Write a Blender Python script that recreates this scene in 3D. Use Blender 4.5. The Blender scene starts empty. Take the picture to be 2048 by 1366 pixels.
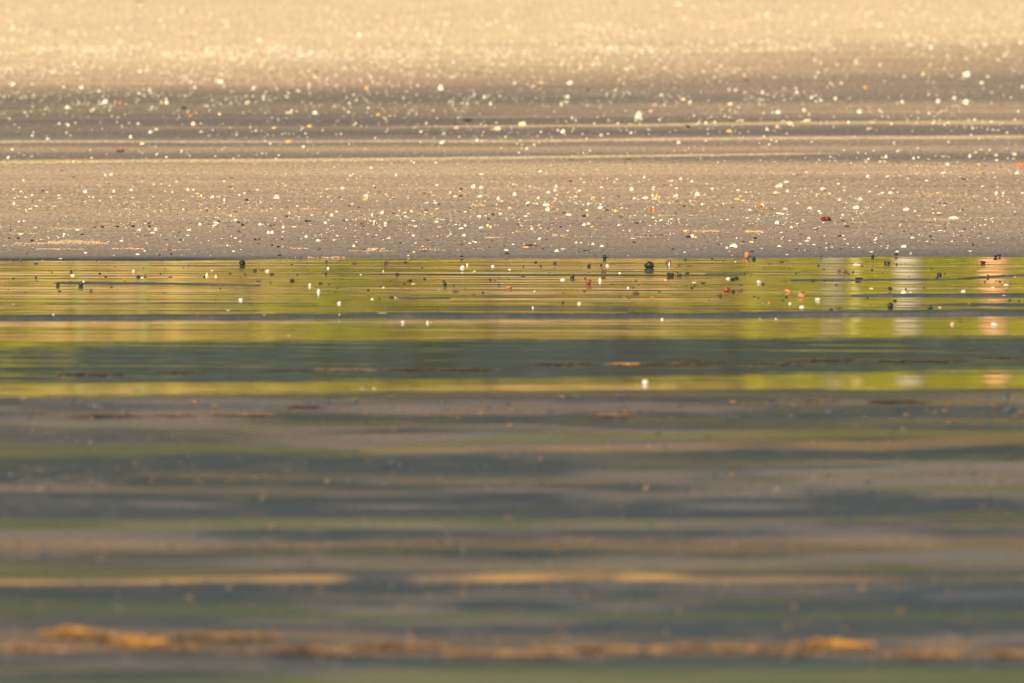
import bpy, math, random
import numpy as np
random.seed(7); RNG = np.random.default_rng(11)
R = math.radians
SC = bpy.context.scene
COL = SC.collection

# ------------------------------------------------------------------ camera
CAM_H, PITCH, LENS, SENS = 3.0, 5.0, 500.0, 36.0
cam_d = bpy.data.cameras.new('camera'); cam = bpy.data.objects.new('camera', cam_d); COL.objects.link(cam)
cam.location = (0, 0, CAM_H); cam.rotation_euler = (R(90 - PITCH), 0, 0)
cam_d.lens = LENS; cam_d.sensor_width = SENS; cam_d.sensor_fit = 'HORIZONTAL'
cam_d.clip_start = 0.5; cam_d.clip_end = 3000
cam_d.dof.use_dof = True; cam_d.dof.focus_distance = 37.2; cam_d.dof.aperture_fstop = 5.4
SC.camera = cam

# ------------------------------------------------------------------ light
SUN_EL, SUN_AZ = 27.0, 200.0          # azimuth the light comes from, degrees clockwise from +Y
world = bpy.data.worlds.new('World'); SC.world = world; world.use_nodes = True
wn = world.node_tree; bg = wn.nodes['Background']
sky = wn.nodes.new('ShaderNodeTexSky'); sky.sky_type = 'NISHITA'; sky.sun_disc = False
sky.sun_elevation = R(SUN_EL); sky.sun_rotation = R(SUN_AZ)
wn.links.new(sky.outputs[0], bg.inputs[0]); bg.inputs[1].default_value = 0.075
sl = bpy.data.lights.new('sun', 'SUN'); so = bpy.data.objects.new('sun', sl); COL.objects.link(so)
sl.energy = 4.6; sl.angle = R(0.5); sl.color = (1.0, 0.83, 0.60)
from mathutils import Vector
sd = Vector((math.sin(R(SUN_AZ)) * math.cos(R(SUN_EL)), math.cos(R(SUN_AZ)) * math.cos(R(SUN_EL)), math.sin(R(SUN_EL))))
so.rotation_euler = sd.to_track_quat('Z', 'Y').to_euler()
SC.view_settings.view_transform = 'Standard'; SC.view_settings.look = 'None'
SC.view_settings.exposure = 0.68; SC.view_settings.gamma = 1.0

# ------------------------------------------------------------------ photo <-> world
K = SENS / LENS / 2048.0
cp, sp = math.cos(R(PITCH)), math.sin(R(PITCH))
def tanb(py):                                  # drop per metre of Y for a photo row
    u = (683 - np.asarray(py, float)) * K
    return (sp - u * cp) / (cp + u * sp)
def depth(Y, z): return Y * cp + (CAM_H - z) * sp
def project(x, Y, z):
    t = depth(Y, z); u = ((z - CAM_H) * cp + Y * sp) / t
    return 1024 + x / t / K, 683 - u / K
# profile of the flat: slope dz/dY for each photo row, integrated away from the shoreline
def slope_at(py):
    return float(np.interp(py, [-400, 120, 480, 512, 517, 600, 626, 636, 642, 647, 664, 671, 676, 684, 700, 750, 757, 761, 768, 773, 778, 783, 790, 800, 1500],
                               [0.02, 0.017, 0.012, 0.010, -.003, 0.001, 0.002, -.008, -.010, .001, .001, -.005, .004, 0.026, 0.032, 0.032, 0.010, .000, 0.002, -.008, -.008, .004, .012, 0.008, 0.008]))
START = (516.0, CAM_H / float(tanb(516)), 0.0); rows = [START]
for sgn in (-1, 1):
    py, Y, z = START; acc = []
    while (-330 < py) and (py < 1500):
        s = slope_at(py + sgn * .5); py += sgn * 1.0
        tb = float(tanb(py))                   # CAM_H - z' = tb*Y',  z' = z + s(Y'-Y)
        Yn = (CAM_H - z + s * Y) / (tb + s); z = z + s * (Yn - Y); Y = Yn; acc.append((py, Y, z))
    rows = (acc[::-1] + rows) if sgn < 0 else rows + acc
PR = np.array(rows)                            # py ascending, Y descending
PRr = PR[::-1]
def zbase(Y): return np.interp(Y, PRr[:, 1], PRr[:, 2])
def Yrow(py): return np.interp(py, PR[:, 0], PR[:, 1])
Y_TOP, Y_BOT = float(Yrow(-60)), float(Yrow(1440))

def skewed(px, py):
    return py + np.interp(py, [400, 516, 632, 680, 754, 776, 800, 900], [0, 7, 10, 17, 46, 16, 6, 0]) * (np.clip(px, -600, 2600) - 1024) / 2048
_sp = np.arange(-400, 1500); _sv = np.array([slope_at(p) for p in _sp])
def dz_field(X, Y):                            # the wavelets do not run quite parallel to the shore
    px, py = project(X, Y, zbase(Y)); S = np.interp(skewed(px, py), _sp, _sv) - np.interp(py, _sp, _sv)
    S = np.where((py > 505) & (py < 860), S, 0); d = np.diff(Y, axis=0) * (S[1:] + S[:-1]) / 2
    c_ = np.concatenate([np.zeros((1, X.shape[1])), np.cumsum(d, 0)], 0)
    return c_ - c_[-1:, :] * np.clip(np.cumsum(np.abs(S), 0) / np.maximum(np.sum(np.abs(S), 0), 1e-9), 0, 1)
def vnoise(x, y, seed):                        # smooth value noise, -1..1
    g = np.random.default_rng(seed).random((512, 512)) * 2 - 1
    xi = np.floor(x).astype(int); yi = np.floor(y).astype(int); fx = x - xi; fy = y - yi
    fx = fx ** 3 * (fx * (fx * 6 - 15) + 10); fy = fy ** 3 * (fy * (fy * 6 - 15) + 10)
    a = g[xi % 512, yi % 512]; b = g[(xi + 1) % 512, yi % 512]; c = g[xi % 512, (yi + 1) % 512]; d = g[(xi + 1) % 512, (yi + 1) % 512]
    return (a * (1 - fx) + b * fx) * (1 - fy) + (c * (1 - fx) + d * fx) * fy
def sstep(a, b, v): t = np.clip((v - a) / (b - a), 0, 1); return t * t * (3 - 2 * t)
def strip(px, py, pts, soft=1.5):
    """membership of a long band; pts = (x, centre row, half height) along the shore"""
    p = np.array(pts, float); c = np.interp(px, p[:, 0], p[:, 1]); h = np.interp(px, p[:, 0], p[:, 2])
    return np.clip((h - np.abs(py - c)) / soft + 0.5, 0, 1) * (h > 0.05)

SHORE = [(-4000, 528), (0, 522.5), (250, 521.5), (500, 518.5), (760, 516.8), (1100, 516.3), (1500, 517), (1700, 515.6), (1830, 513.6), (2048, 515), (6000, 510)]
BARS = [   # (points, height above the water)
    ([(-4000, 640, 5), (0, 635.5, 3.0), (512, 632.8, 2.7), (700, 632, 2.3), (800, 631, 3.2), (1024, 631.5, 2.9), (1400, 631, 2.0), (1536, 628.5, 3.6), (1900, 626, 4), (2048, 625, 4), (6000, 620, 4)], .005),
    ([(1660, 592, 0), (1760, 591.5, 2.6), (2048, 591, 3.4), (6000, 590, 6)], .003),
    ([(1820, 610, 0), (1900, 609, 2), (2048, 610, 3.2), (6000, 610, 6)], .002),
    ([(1560, 561, 0), (1600, 560.5, 1.6), (1900, 559, 1.2), (2048, 551, 3), (2300, 548, 3), (2400, 548, 0)], .002),
    ([(1380, 548, 0), (1410, 548, 1.2), (1500, 548, 1), (1560, 549, 0)], .002),
    ([(60, 566, 0), (130, 565, 1.4), (330, 567, 1.8), (500, 570, 1.4), (560, 571, 0)], .002),
    ([(760, 598, 0), (800, 597.5, 1.4), (900, 596, 1), (980, 595, 0)], .002),
]
LOW = [   # the near edge of the water sheet
    (-4000, 800), (0, 792), (300, 790), (600, 787), (900, 784), (1200, 780.5), (1500, 779), (2048, 779), (6000, 776)]
CREAM = [ # low dry sand ridges between the runnels
    ([(-4000, 330, 2), (0, 329, 2.6), (180, 327.5, 2.6), (350, 325, 2.5), (520, 324, 2.9), (760, 321.5, 2.6), (1050, 318.5, 2.4), (1300, 315.5, 1.9), (1420, 313, 1.6), (1560, 311.5, .9), (1700, 310, 0)], 1),
    ([(-4000, 300, 2), (0, 286.5, 2.0), (300, 286, 1.3), (600, 285, .7), (860, 284, 1.1), (1000, 283.5, 1.5), (1400, 280, 2.0), (1700, 278.5, 2.5), (2048, 277, 2.7), (6000, 270, 3)], 1),
    ([(780, 256, 0), (900, 255, 1.1), (1250, 252.5, 2.0), (1500, 250.5, 2.4), (1700, 249, 3.4), (2048, 248, 3.6), (6000, 240, 4)], .95),
    ([(850, 236, 0), (1000, 235, 1.5), (1300, 232, 1), (1500, 229, 2), (1900, 226, 1.8), (6000, 220, 2)], .35),
    ([(230, 258, 0), (300, 259, .9), (420, 258, 1.2), (650, 257, .7), (800, 257, .8), (880, 256, 0)], .5),
    ([(-500, 224, 2), (0, 225, 1.5), (200, 222.5, 1), (420, 197, .5), (440, 196.5, 1.7), (490, 196.5, 1.4), (520, 196, 0)], .4),
    ([(500, 640, 0), (501, 640, 0)], 1),
]

# ------------------------------------------------------------------ materials
def newmat(name):
    m = bpy.data.materials.new(name); m.use_nodes = True
    return m, m.node_tree.nodes, m.node_tree.links, m.node_tree.nodes['Principled BSDF']
def simple(name, col, rough=.6, var=.25, scale=180.0, spec=.4, trans=0):
    m, N, L, b = newmat(name)
    tc = N.new('ShaderNodeTexCoord'); n = N.new('ShaderNodeTexNoise'); n.inputs['Scale'].default_value = scale
    n.inputs['Detail'].default_value = 4
    oi = N.new('ShaderNodeObjectInfo')
    L.new(tc.outputs['Object'], n.inputs['Vector'])
    r = N.new('ShaderNodeValToRGB'); L.new(n.outputs[0], r.inputs[0])
    r.color_ramp.elements[0].position = .3; r.color_ramp.elements[1].position = .7
    r.color_ramp.elements[0].color = tuple(c * (1 - var) for c in col) + (1,)
    r.color_ramp.elements[1].color = tuple(min(1, c * (1 + var)) for c in col) + (1,)
    hv = N.new('ShaderNodeHueSaturation'); L.new(r.outputs[0], hv.inputs['Color'])
    mr = N.new('ShaderNodeMapRange'); L.new(oi.outputs['Random'], mr.inputs[0])
    mr.inputs[3].default_value = .78; mr.inputs[4].default_value = 1.15
    L.new(mr.outputs[0], hv.inputs['Value']); L.new(hv.outputs[0], b.inputs['Base Color'])
    b.inputs['Roughness'].default_value = rough; b.inputs['Specular IOR Level'].default_value = spec
    if trans:
        t = N.new('ShaderNodeBsdfTranslucent'); L.new(hv.outputs[0], t.inputs[0]); mx = N.new('ShaderNodeMixShader'); mx.inputs[0].default_value = trans
        L.new(b.outputs[0], mx.inputs[1]); L.new(t.outputs[0], mx.inputs[2]); L.new(mx.outputs[0], N['Material Output'].inputs[0])
    return m
MAT = {
    'w': simple('white_shell', (.68, .62, .49), .5, .08, 3),
    'c': simple('cream_shell', (.64, .50, .30), .55, .15, 3),
    'p': simple('pink_shell', (.54, .33, .22), .5, .15, 3),
    'y': simple('yellow_shell', (.55, .37, .10), .55, .35, 4),
    't': simple('grey_quartz', (.48, .44, .34), .35, .15, 3),
    'k': simple('dark_stone', (.022, .020, .016), .45, .35, 3),
    'b': simple('brown_stone', (.15, .075, .030), .45, .4, 3),
    'o': simple('orange_stone', (.38, .16, .05), .45, .35, 3),
    'r': simple('red_stone', (.26, .065, .030), .45, .3, 3),
    'R': simple('maroon_stone', (.14, .022, .008), .3, .4, 3),
    'O': simple('bright_orange_plastic', (.85, .24, .010), .35, .1, 3),
    'gold': simple('golden_sand_grains', (.64, .43, .20), .7, .3, 60),
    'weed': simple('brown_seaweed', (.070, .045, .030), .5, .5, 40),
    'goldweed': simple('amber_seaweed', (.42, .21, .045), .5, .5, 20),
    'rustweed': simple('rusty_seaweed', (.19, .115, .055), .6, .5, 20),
    'tan': simple('tan_stone', (.34, .24, .14), .6, .3, 3), 'slate': simple('slate_stone', (.055, .070, .085), .5, .3, 3),
    'leaf': simple('bright_leaves', (.48, .46, .010), .5, .35, 3, .3, .35),
    'leaf2': simple('olive_leaves', (.35, .30, .03), .5, .35, 3, .3, .3),
    'drygrass': simple('dry_grass', (.60, .42, .17), .7, .3, 3),
    'dark': simple('dark_needles', (.036, .075, .108), .6, .4, 1, .3),
    'bark': simple('dark_bark', (.10, .075, .055), .85, .4, 12),
    'palebark': simple('pale_wood', (.30, .25, .15), .8, .12, 6),
    'drybark': simple('straw_wood', (.40, .33, .11), .8, .12, 6), 'whitebark': simple('whitish_wood', (.44, .38, .30), .8, .12, 6),
    'redbark': simple('red_bark', (.62, .33, .17), .8, .15, 6),
}
# ground
m, N, L, b = newmat('beach_sand'); SAND = m
def att(n): a = N.new('ShaderNodeAttribute'); a.attribute_name = n; return a.outputs['Fac']
def mixc(f, a, c):
    x = N.new('ShaderNodeMix'); x.data_type = 'RGBA'
    if hasattr(f, 'links'): L.new(f, x.inputs[0])
    else: x.inputs[0].default_value = f
    for i, v in ((6, a), (7, c)):
        if hasattr(v, 'links'): L.new(v, x.inputs[i])
        else: x.inputs[i].default_value = tuple(v) + (1,)
    return x.outputs[2]
def math_(op, a, c=0.0, cl=False):
    x = N.new('ShaderNodeMath'); x.operation = op; x.use_clamp = cl
    for i, v in ((0, a), (1, c)):
        if hasattr(v, 'links'): L.new(v, x.inputs[i])
        else: x.inputs[i].default_value = v
    return x.outputs[0]
tc = N.new('ShaderNodeTexCoord')
def noise(sx, sy, det=4, rough=.6):
    mp = N.new('ShaderNodeMapping'); mp.inputs['Scale'].default_value = (sx, sy, 1); L.new(tc.outputs['Object'], mp.inputs[0])
    n = N.new('ShaderNodeTexNoise'); n.inputs['Scale'].default_value = 1; n.inputs['Detail'].default_value = det; n.inputs['Roughness'].default_value = rough
    L.new(mp.outputs[0], n.inputs['Vector']); return n.outputs[0]
n_grain = noise(90, 24, 3); n_mid = noise(9, 5, 5); n_big = noise(1.1, 2.2, 4); n_band = noise(.35, 6, 4, .65)
wet = att('wet'); film = att('film'); green_tint = att('green_tint'); gold = att('gold'); bare = att('pale')
wetv = math_('ADD', wet, math_('MULTIPLY', math_('SUBTRACT', n_band, .5), .42), True)
wetv = math_('ADD', wetv, math_('MULTIPLY', math_('SUBTRACT', n_mid, .5), .30), True)
dry = mixc(n_mid, (.575, .415, .235), (.66, .49, .285))
ramp = N.new('ShaderNodeValToRGB'); L.new(wetv, ramp.inputs[0])
cr = ramp.color_ramp; cr.elements[0].position = 0; cr.elements[0].color = (.70, .54, .335, 1)
cr.elements[1].position = 1; cr.elements[1].color = (.048, .058, .057, 1)
e = cr.elements.new(.35); e.color = (.43, .310, .200, 1)
e = cr.elements.new(.65); e.color = (.245, .200, .150, 1)
e = cr.elements.new(.85); e.color = (.165, .142, .118, 1)
c = mixc(bare, ramp.outputs[0], (.66, .50, .27))
g = mixc(n_mid, (.17, .17, .012), (.11, .145, .014))
c = mixc(math_('MULTIPLY', green_tint, math_('ADD', math_('MULTIPLY', n_mid, .9), .35), True), c, g)
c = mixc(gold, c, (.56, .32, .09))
# grain, value only
hv = N.new('ShaderNodeHueSaturation'); L.new(c, hv.inputs['Color'])
L.new(math_('ADD', 1.0, math_('ADD', math_('MULTIPLY', math_('SUBTRACT', n_grain, .5), math_('SUBTRACT', 1.9, math_('MULTIPLY', film, 1.3))), math_('MULTIPLY', math_('SUBTRACT', n_mid, .5), .6))), hv.inputs['Value'])
L.new(hv.outputs[0], b.inputs['Base Color'])
L.new(math_('SUBTRACT', .90, math_('MULTIPLY', film, .70)), b.inputs['Roughness'])
L.new(math_('ADD', .12, math_('MULTIPLY', film, .4)), b.inputs['Specular IOR Level'])
bp = N.new('ShaderNodeBump'); bp.inputs['Distance'].default_value = .004; bp.inputs['Strength'].default_value = .5
L.new(n_grain, bp.inputs['Height']); L.new(bp.outputs[0], b.inputs['Normal'])
# water
m, N, L, b = newmat('shallow_water'); WATER = m
tc = N.new('ShaderNodeTexCoord')
nz = noise(3, 9, 4)
L.new(mixc(nz, (.075, .082, .055), (.120, .120, .075)), b.inputs['Base Color'])
b.inputs['Roughness'].default_value = .035; b.inputs['IOR'].default_value = 1.5; b.inputs['Specular IOR Level'].default_value = .6
bp = N.new('ShaderNodeBump'); bp.inputs['Distance'].default_value = .0006; bp.inputs['Strength'].default_value = .6
L.new(noise(6, 45, 2), bp.inputs['Height']); L.new(bp.outputs[0], b.inputs['Normal'])

# ------------------------------------------------------------------ mesh helpers
def tag(o, label=None, cat=None, group=None, kind=None):
    if label: o['label'] = label
    if cat: o['category'] = cat
    if group: o['group'] = group
    if kind: o['kind'] = kind
    return o
def mesh_np(name, V, F, mat, smooth=True):
    me = bpy.data.meshes.new(name); V = np.asarray(V, np.float32); F = np.asarray(F, np.int32); n = F.shape[1]
    me.vertices.add(len(V)); me.vertices.foreach_set('co', V.ravel())
    me.loops.add(F.size); me.loops.foreach_set('vertex_index', F.ravel())
    me.polygons.add(len(F)); me.polygons.foreach_set('loop_start', np.arange(0, F.size, n, dtype=np.int32))
    me.polygons.foreach_set('loop_total', np.full(len(F), n, np.int32))
    me.update(calc_edges=True); me.validate()
    me.polygons.foreach_set('use_smooth', np.full(len(me.polygons), smooth)); me.materials.append(mat); return me
def link(name, me, parent=None, loc=None):
    o = bpy.data.objects.new(name, me); COL.objects.link(o)
    if parent: o.parent = parent
    if loc is not None: o.location = loc
    return o
def empty(name, loc):
    o = bpy.data.objects.new(name, None); COL.objects.link(o); o.location = loc; return o
def gridmesh(name, xs, ys, Z, mat):
    nx, ny = len(xs), len(ys); X, Yg = np.meshgrid(xs, ys)
    V = np.stack([X, Yg, Z], -1).reshape(-1, 3)
    i = np.arange((ny - 1) * nx).reshape(ny - 1, nx)[:, :-1].ravel()
    F = np.stack([i, i + 1, i + nx + 1, i + nx], 1)
    return mesh_np(name, V, F, mat)

# ------------------------------------------------------------------ ground and water
xs = np.concatenate([[-1500, -400, -120, -50, -25, -12, -7, -4.5, -3.2, -2.6], np.arange(-2.2, 2.2001, .03), [2.6, 3.2, 4.5, 7, 12, 25, 50, 120, 400, 1500]])
pyr = np.arange(1440, -60, -.8)
ys = np.concatenate([[-60, 0, 8, 14, 19, 22, 24], Yrow(pyr), [Y_TOP + .6, Y_TOP + 1.5, 51, 53, 55, 57, 59, 60, 61, 62, 63, 64, 65, 67, 70, 80, 100, 160, 400, 2000]])
ys = np.unique(ys)
def far_rise(Y): return np.interp(Y, [50, 56, 60, 63, 66, 80, 2000], [0, .05, .40, 1.35, 1.60, 1.8, 2.4])
def bank(x): return .88 - .32 * np.tanh((x + 1.2) * .9) + .08 * np.sin(x * 1.7 + 1)
X, Yg = np.meshgrid(xs, ys)
Z0 = zbase(Yg); Z0 = np.where(Yg > PR[0, 1], PR[0, 2] + (Yg - PR[0, 1]) * .002, Z0) + far_rise(Yg) * bank(X)
PX, PY = project(X, Yg, Z0)
Z0 = Z0 + dz_field(X, Yg)
PX = np.clip(PX, -3900, 5900)
shore = np.interp(PX, *np.array(SHORE).T); low = np.interp(PX, *np.array(LOW).T)
wob = 1.0 * vnoise(X * 2.5 + 40, Yg * .6, 1) + .6 * vnoise(X * 9, Yg * 1.5, 2)
inwater = sstep(0, 1.6, PY - shore - wob * .5) * sstep(0, 3, low - PY + wob * 1.2)
lowm = sstep(0, 6, PY - low + wob)
off = -.022 * inwater +   .0030 * sstep(-1, 3, shore - PY + wob * .5) + .006 * lowm
barm = np.zeros_like(off)
for pts, h in BARS:
    s = strip(PX, PY + wob * .5, pts, 1.5); off = off * (1 - s) + h * s; barm = np.maximum(barm, s)
# sand relief: long low ripples, softer on the smooth wet strand
beach = sstep(0, 10, shore - PY)
relief = .0022 * vnoise(X * .9, Yg * 3.2 + X * .15, 5) + .0011 * vnoise(X * 3, Yg * 9, 6) + .0005 * vnoise(X * 14, Yg * 22, 7)
near = sstep(800, 860, PY)
relief = relief * (.25 + .75 * beach) + near * (.010 * vnoise(X * .55 + 9, Yg * 1.3, 8) + .005 * vnoise(X * 2.1, Yg * 4.0, 9))
cream = np.zeros_like(off)
for pts, k in CREAM:
    s = strip(PX, PY + .5 * wob, pts, 1.3); cream = np.maximum(cream, s * k)
    off = off + .0035 * s * k
off = np.where(PY < 300, off, off)
Zg = Z0 + off + relief * (1 - .6 * inwater)
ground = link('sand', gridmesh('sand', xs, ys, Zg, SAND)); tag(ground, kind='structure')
def setattr_(o, name, arr):
    a = o.data.attributes.new(name, 'FLOAT', 'POINT'); a.data.foreach_set('value', np.asarray(arr, np.float32).ravel())
pieces = [(-400, 0.0), (20, 0.0), (70, .05), (105, .12), (140, .22), (165, .38), (185, .66), (215, .78), (245, .76), (262, .60), (300, .50), (318, .62), (326, .38), (345, .34), (400, .42), (450, .52), (490, .60), (512, .70), (520, .98), (780, 1.0), (900, .97), (1500, .97)]
tilt = np.interp(PX, [0, 700, 1400, 2048], [10, 0, -18, -34])      # the wet line climbs to the right on the upper beach
PYt = np.where(PY < 250, PY - tilt * sstep(250, 190, PY) , PY)
wet_ = np.interp(PYt, *np.array(pieces).T) + .10 * vnoise(X * .8, Yg * .9, 21) * (PY < 515) + .16 * vnoise(X * .25, Yg * 5.5, 24) * strip(PX, PY, [(-9000, 255, 85), (9000, 255, 85)], 40) + np.where(PY > 790, .16 * vnoise(X * .9, Yg * 4, 22) + .10 * vnoise(X * 4, Yg * 8, 23), 0)
wet_ = wet_ - .20 * sstep(700, 1900, PX) * strip(PX, PY, [(-9000, 190, 55), (9000, 190, 55)], 30)
wet_ = wet_ + .14 * strip(PX, PY, [(-500, 275, 6), (600, 272, 7), (2048, 264, 7), (4000, 262, 7)], 5)
film_ = np.interp(PY, [-400, 170, 215, 250, 300, 330, 400, 470, 505, 515, 790, 1500], [0, 0, .5, .5, .3, .1, .12, .25, .45, .6, .8, .62])
for pts, k in [([(-500, 792, 8), (2048, 790, 8)], .3), ([(-500, 850, 20), (700, 855, 16), (2048, 845, 26)], .25), ([(-500, 972, 8), (900, 962, 6), (1300, 960, 0)], .2), ([(-500, 1132, 22), (2048, 1130, 24)], .35),
               ([(-500, 1196, 10), (900, 1196, 12), (2048, 1205, 26)], .35), ([(-500, 1338, 16), (2048, 1335, 12)], .3), ([(1000, 1050, 0), (1400, 1048, 16), (2048, 1050, 16)], .15)]:
    film_ = film_ + .6 * k * strip(PX, PY + 8 * vnoise(X * 1.3, Yg * .8, 36), pts, 12)
film_ = film_ + np.where(PY > 790, .10 * vnoise(X * .8, Yg * 4.2, 37) + .14 * vnoise(X * 3, Yg * 7, 38), 0)
film_ = film_ + .35 * strip(PX, PY, [(500, 242, 0), (900, 243, 4), (1300, 242, 5), (1600, 242, 3.5), (1900, 240, 2)], 3)
green_tint_ = np.zeros_like(off)  # green tint in bands of the sand colour
for pts, k in [
    ([(-500, 915, 12), (0, 912, 12), (250, 908, 12), (420, 898, 10), (620, 905, 5), (800, 910, 0)], .6),
    ([(560, 915, 0), (700, 910, 6), (1000, 880, 7), (1400, 874, 8), (1700, 870, 8), (2000, 872, 4)], .6),
    ([(-500, 1052, 14), (0, 1050, 13), (430, 1050, 12), (900, 1050, 11), (1300, 1052, 8), (1500, 1052, 0)], .55),
    ([(-500, 1155, 10), (0, 1155, 9), (300, 1152, 6), (600, 1145, 0)], .6),
    ([(-500, 1215, 12), (100, 1215, 14), (500, 1225, 12), (900, 1240, 14), (1400, 1232, 8), (2048, 1230, 7)], .42),
    ([(-500, 1380, 12), (0, 1380, 12), (500, 1376, 20), (1000, 1368, 30), (2048, 1370, 26), (4000, 1370, 26)], .7),
    ([(1700, 978, 0), (1850, 980, 6), (2048, 980, 8), (3000, 980, 8)], .6),
    ([(-500, 222, 6), (0, 222, 6), (180, 224, 5), (330, 230, 0)], .5), ([(-500, 205, 30), (600, 205, 26), (1100, 205, 14), (1400, 205, 0)], .10),
    ]:
    green_tint_ = np.maximum(green_tint_, k * strip(PX, PY + 5 * vnoise(X * 1.1, Yg * .8, 31), pts, 9))
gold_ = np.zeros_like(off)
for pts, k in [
    ([(-300, 1172, 4), (0, 1172, 5), (260, 1170, 5), (480, 1166, 5), (560, 1166, 7), (680, 1165, 7), (700, 1165, 0), (810, 1165, 0), (850, 1165, 6), (1200, 1160, 8), (1210, 1160, 3), (1250, 1160, 7), (1330, 1158, 6), (1400, 1162, 5), (1800, 1164, 3), (2048, 1164, 2)], 1.0),  # golden streak, a reflection put into the sand colour
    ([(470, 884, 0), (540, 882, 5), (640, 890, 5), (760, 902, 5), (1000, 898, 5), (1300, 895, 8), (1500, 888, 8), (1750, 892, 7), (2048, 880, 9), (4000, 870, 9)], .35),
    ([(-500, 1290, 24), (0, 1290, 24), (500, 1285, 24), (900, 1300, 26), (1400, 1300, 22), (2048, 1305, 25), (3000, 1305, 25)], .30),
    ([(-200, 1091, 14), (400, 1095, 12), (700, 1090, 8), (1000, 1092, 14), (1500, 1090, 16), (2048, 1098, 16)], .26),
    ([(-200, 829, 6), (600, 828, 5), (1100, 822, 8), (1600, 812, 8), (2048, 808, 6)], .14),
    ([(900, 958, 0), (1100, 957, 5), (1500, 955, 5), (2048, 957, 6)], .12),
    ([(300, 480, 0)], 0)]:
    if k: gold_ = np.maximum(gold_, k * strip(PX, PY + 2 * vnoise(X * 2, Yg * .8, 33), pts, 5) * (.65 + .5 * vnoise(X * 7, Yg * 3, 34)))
setattr_(ground, 'wet', np.clip(wet_, 0, 1)); setattr_(ground, 'film', np.clip(film_, 0, 1))
setattr_(ground, 'green_tint', green_tint_ * (1 - inwater)); setattr_(ground, 'gold', np.clip(gold_, 0, 1)); setattr_(ground, 'pale', np.clip(cream, 0, 1) * .8)

# water: a real sheet with wavelets longer than they are deep
wys = np.unique(Yrow(np.arange(812, 500, -.45)))
wxs = np.concatenate([[-60, -20, -8, -4, -2.6], np.arange(-2.2, 2.2001, .04), [2.6, 4, 8, 20, 60]])
WX, WY = np.meshgrid(wxs, wys)
wz = zbase(WY)
wz = np.where(WY > PR[np.argmin(abs(PR[:, 0] - 516)), 1], 0, wz) + dz_field(WX, WY)
wpx, wpy = project(WX, WY, wz)
skew = WY + .035 * WX
amp = np.interp(wpy, [500, 620, 660, 684, 700, 745, 790, 820], [1.0, .8, .6, .45, .45, .5, .5, .5])
wlow = np.interp(np.clip(wpx, -3900, 5900), *np.array(LOW).T); wz = wz - .03 * sstep(2, 12, wpy - wlow)
wz = wz + amp * (1 - .6 * sstep(530, 512, wpy)) * (.00050 * vnoise(WX * .9, skew * 19, 51) + .00036 * vnoise(WX * 2.6, skew * 34, 52) + .0012 * vnoise(WX * .35 + 3, skew * 2.4, 53) + .0005 * vnoise(WX * .6, skew * 6.5, 54) + .00022 * vnoise(WX * 6, skew * 48, 55))
water = link('water', gridmesh('water', wxs, wys, wz, WATER)); tag(water, kind='structure')

def on_ground(px, py):
    Y = float(Yrow(py)); z = float(zbase(Y)); t = depth(Y, z); return (px - 1024) * K * t, Y, z, t
def ground_z(x, Y):
    j = int(np.clip(np.searchsorted(ys, Y), 1, len(ys) - 1)); i = int(np.clip(np.searchsorted(xs, x), 1, len(xs) - 1))
    return float(Zg[j, i])

def surf(x, Y):
    g = ground_z(x, Y)
    if wys[0] < Y < wys[-1]: g = max(g, float(wz[int(np.clip(np.searchsorted(wys, Y), 0, len(wys) - 1)), int(np.clip(np.searchsorted(wxs, x), 0, len(wxs) - 1))]) - .0012)
    return g
# ------------------------------------------------------------------ pebbles and shells
def ico(sub):
    import bmesh
    bm = bmesh.new(); bmesh.ops.create_icosphere(bm, subdivisions=sub, radius=1)
    V = np.array([v.co for v in bm.verts]); F = np.array([[v.index for v in f.verts] for f in bm.faces]); bm.free(); return V, F
IV, IF = ico(3); IV1, IF1 = ico(1)
def pebble_v(seed):
    r = np.random.default_rng(seed); V = IV.copy()
    for k in range(4):
        d = r.normal(size=3); d /= np.linalg.norm(d); V = V * (1 + .13 * np.sin((V @ d) * (2 + k) + r.random() * 6)[:, None])
    for k in range(5):                                   # worn flat faces
        d = r.normal(size=3); d /= np.linalg.norm(d); h = V @ d; V = V - np.outer(np.maximum(0, h - .78) * .8, d)
    return V, IF
def valve_v(seed, kind):
    """one valve of a bivalve lying hollow side down: ribbed dome with a beak"""
    r = np.random.default_rng(seed); nu, nv = 36, 9; V = []
    for j in range(nv + 1):
        t = j / nv
        for i in range(nu):
            a = 2 * math.pi * i / nu
            rad = t * (1 + (.30 * max(0, math.cos(a - math.pi / 2)) ** 6 if kind == 'cockle' else .12 * math.cos(a)))
            rib = 1 + (.045 * math.cos(a * 18) * t if kind == 'cockle' else .02 * math.sin(t * 22))
            V.append((rad * math.cos(a) * rib, rad * math.sin(a) * rib * (.85 if kind == 'cockle' else .62) - (1 - t) * -.30, 1.55 * (1 - t ** 2.1) * (1 + .02 * math.cos(18 * a)) - .55))
    n = len(V)
    for i in range(nu): v = V[nv * nu + i]; V.append((v[0] * .9, v[1] * .9, v[2] - .12))
    V.append((0, 0, .2)); F = []
    for j in range(nv):
        for i in range(nu):
            k = (i + 1) % nu; a, b_, c_, d = j * nu + i, j * nu + k, (j + 1) * nu + k, (j + 1) * nu + i
            F += [(a, d, c_), (a, c_, b_)]
    for i in range(nu):
        k = (i + 1) % nu; a, b_ = nv * nu + i, nv * nu + k
        F += [(a, n + i, n + k), (a, n + k, b_), (n + i, len(V) - 1, n + k)]
    return np.array(V), np.array(F)
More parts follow.
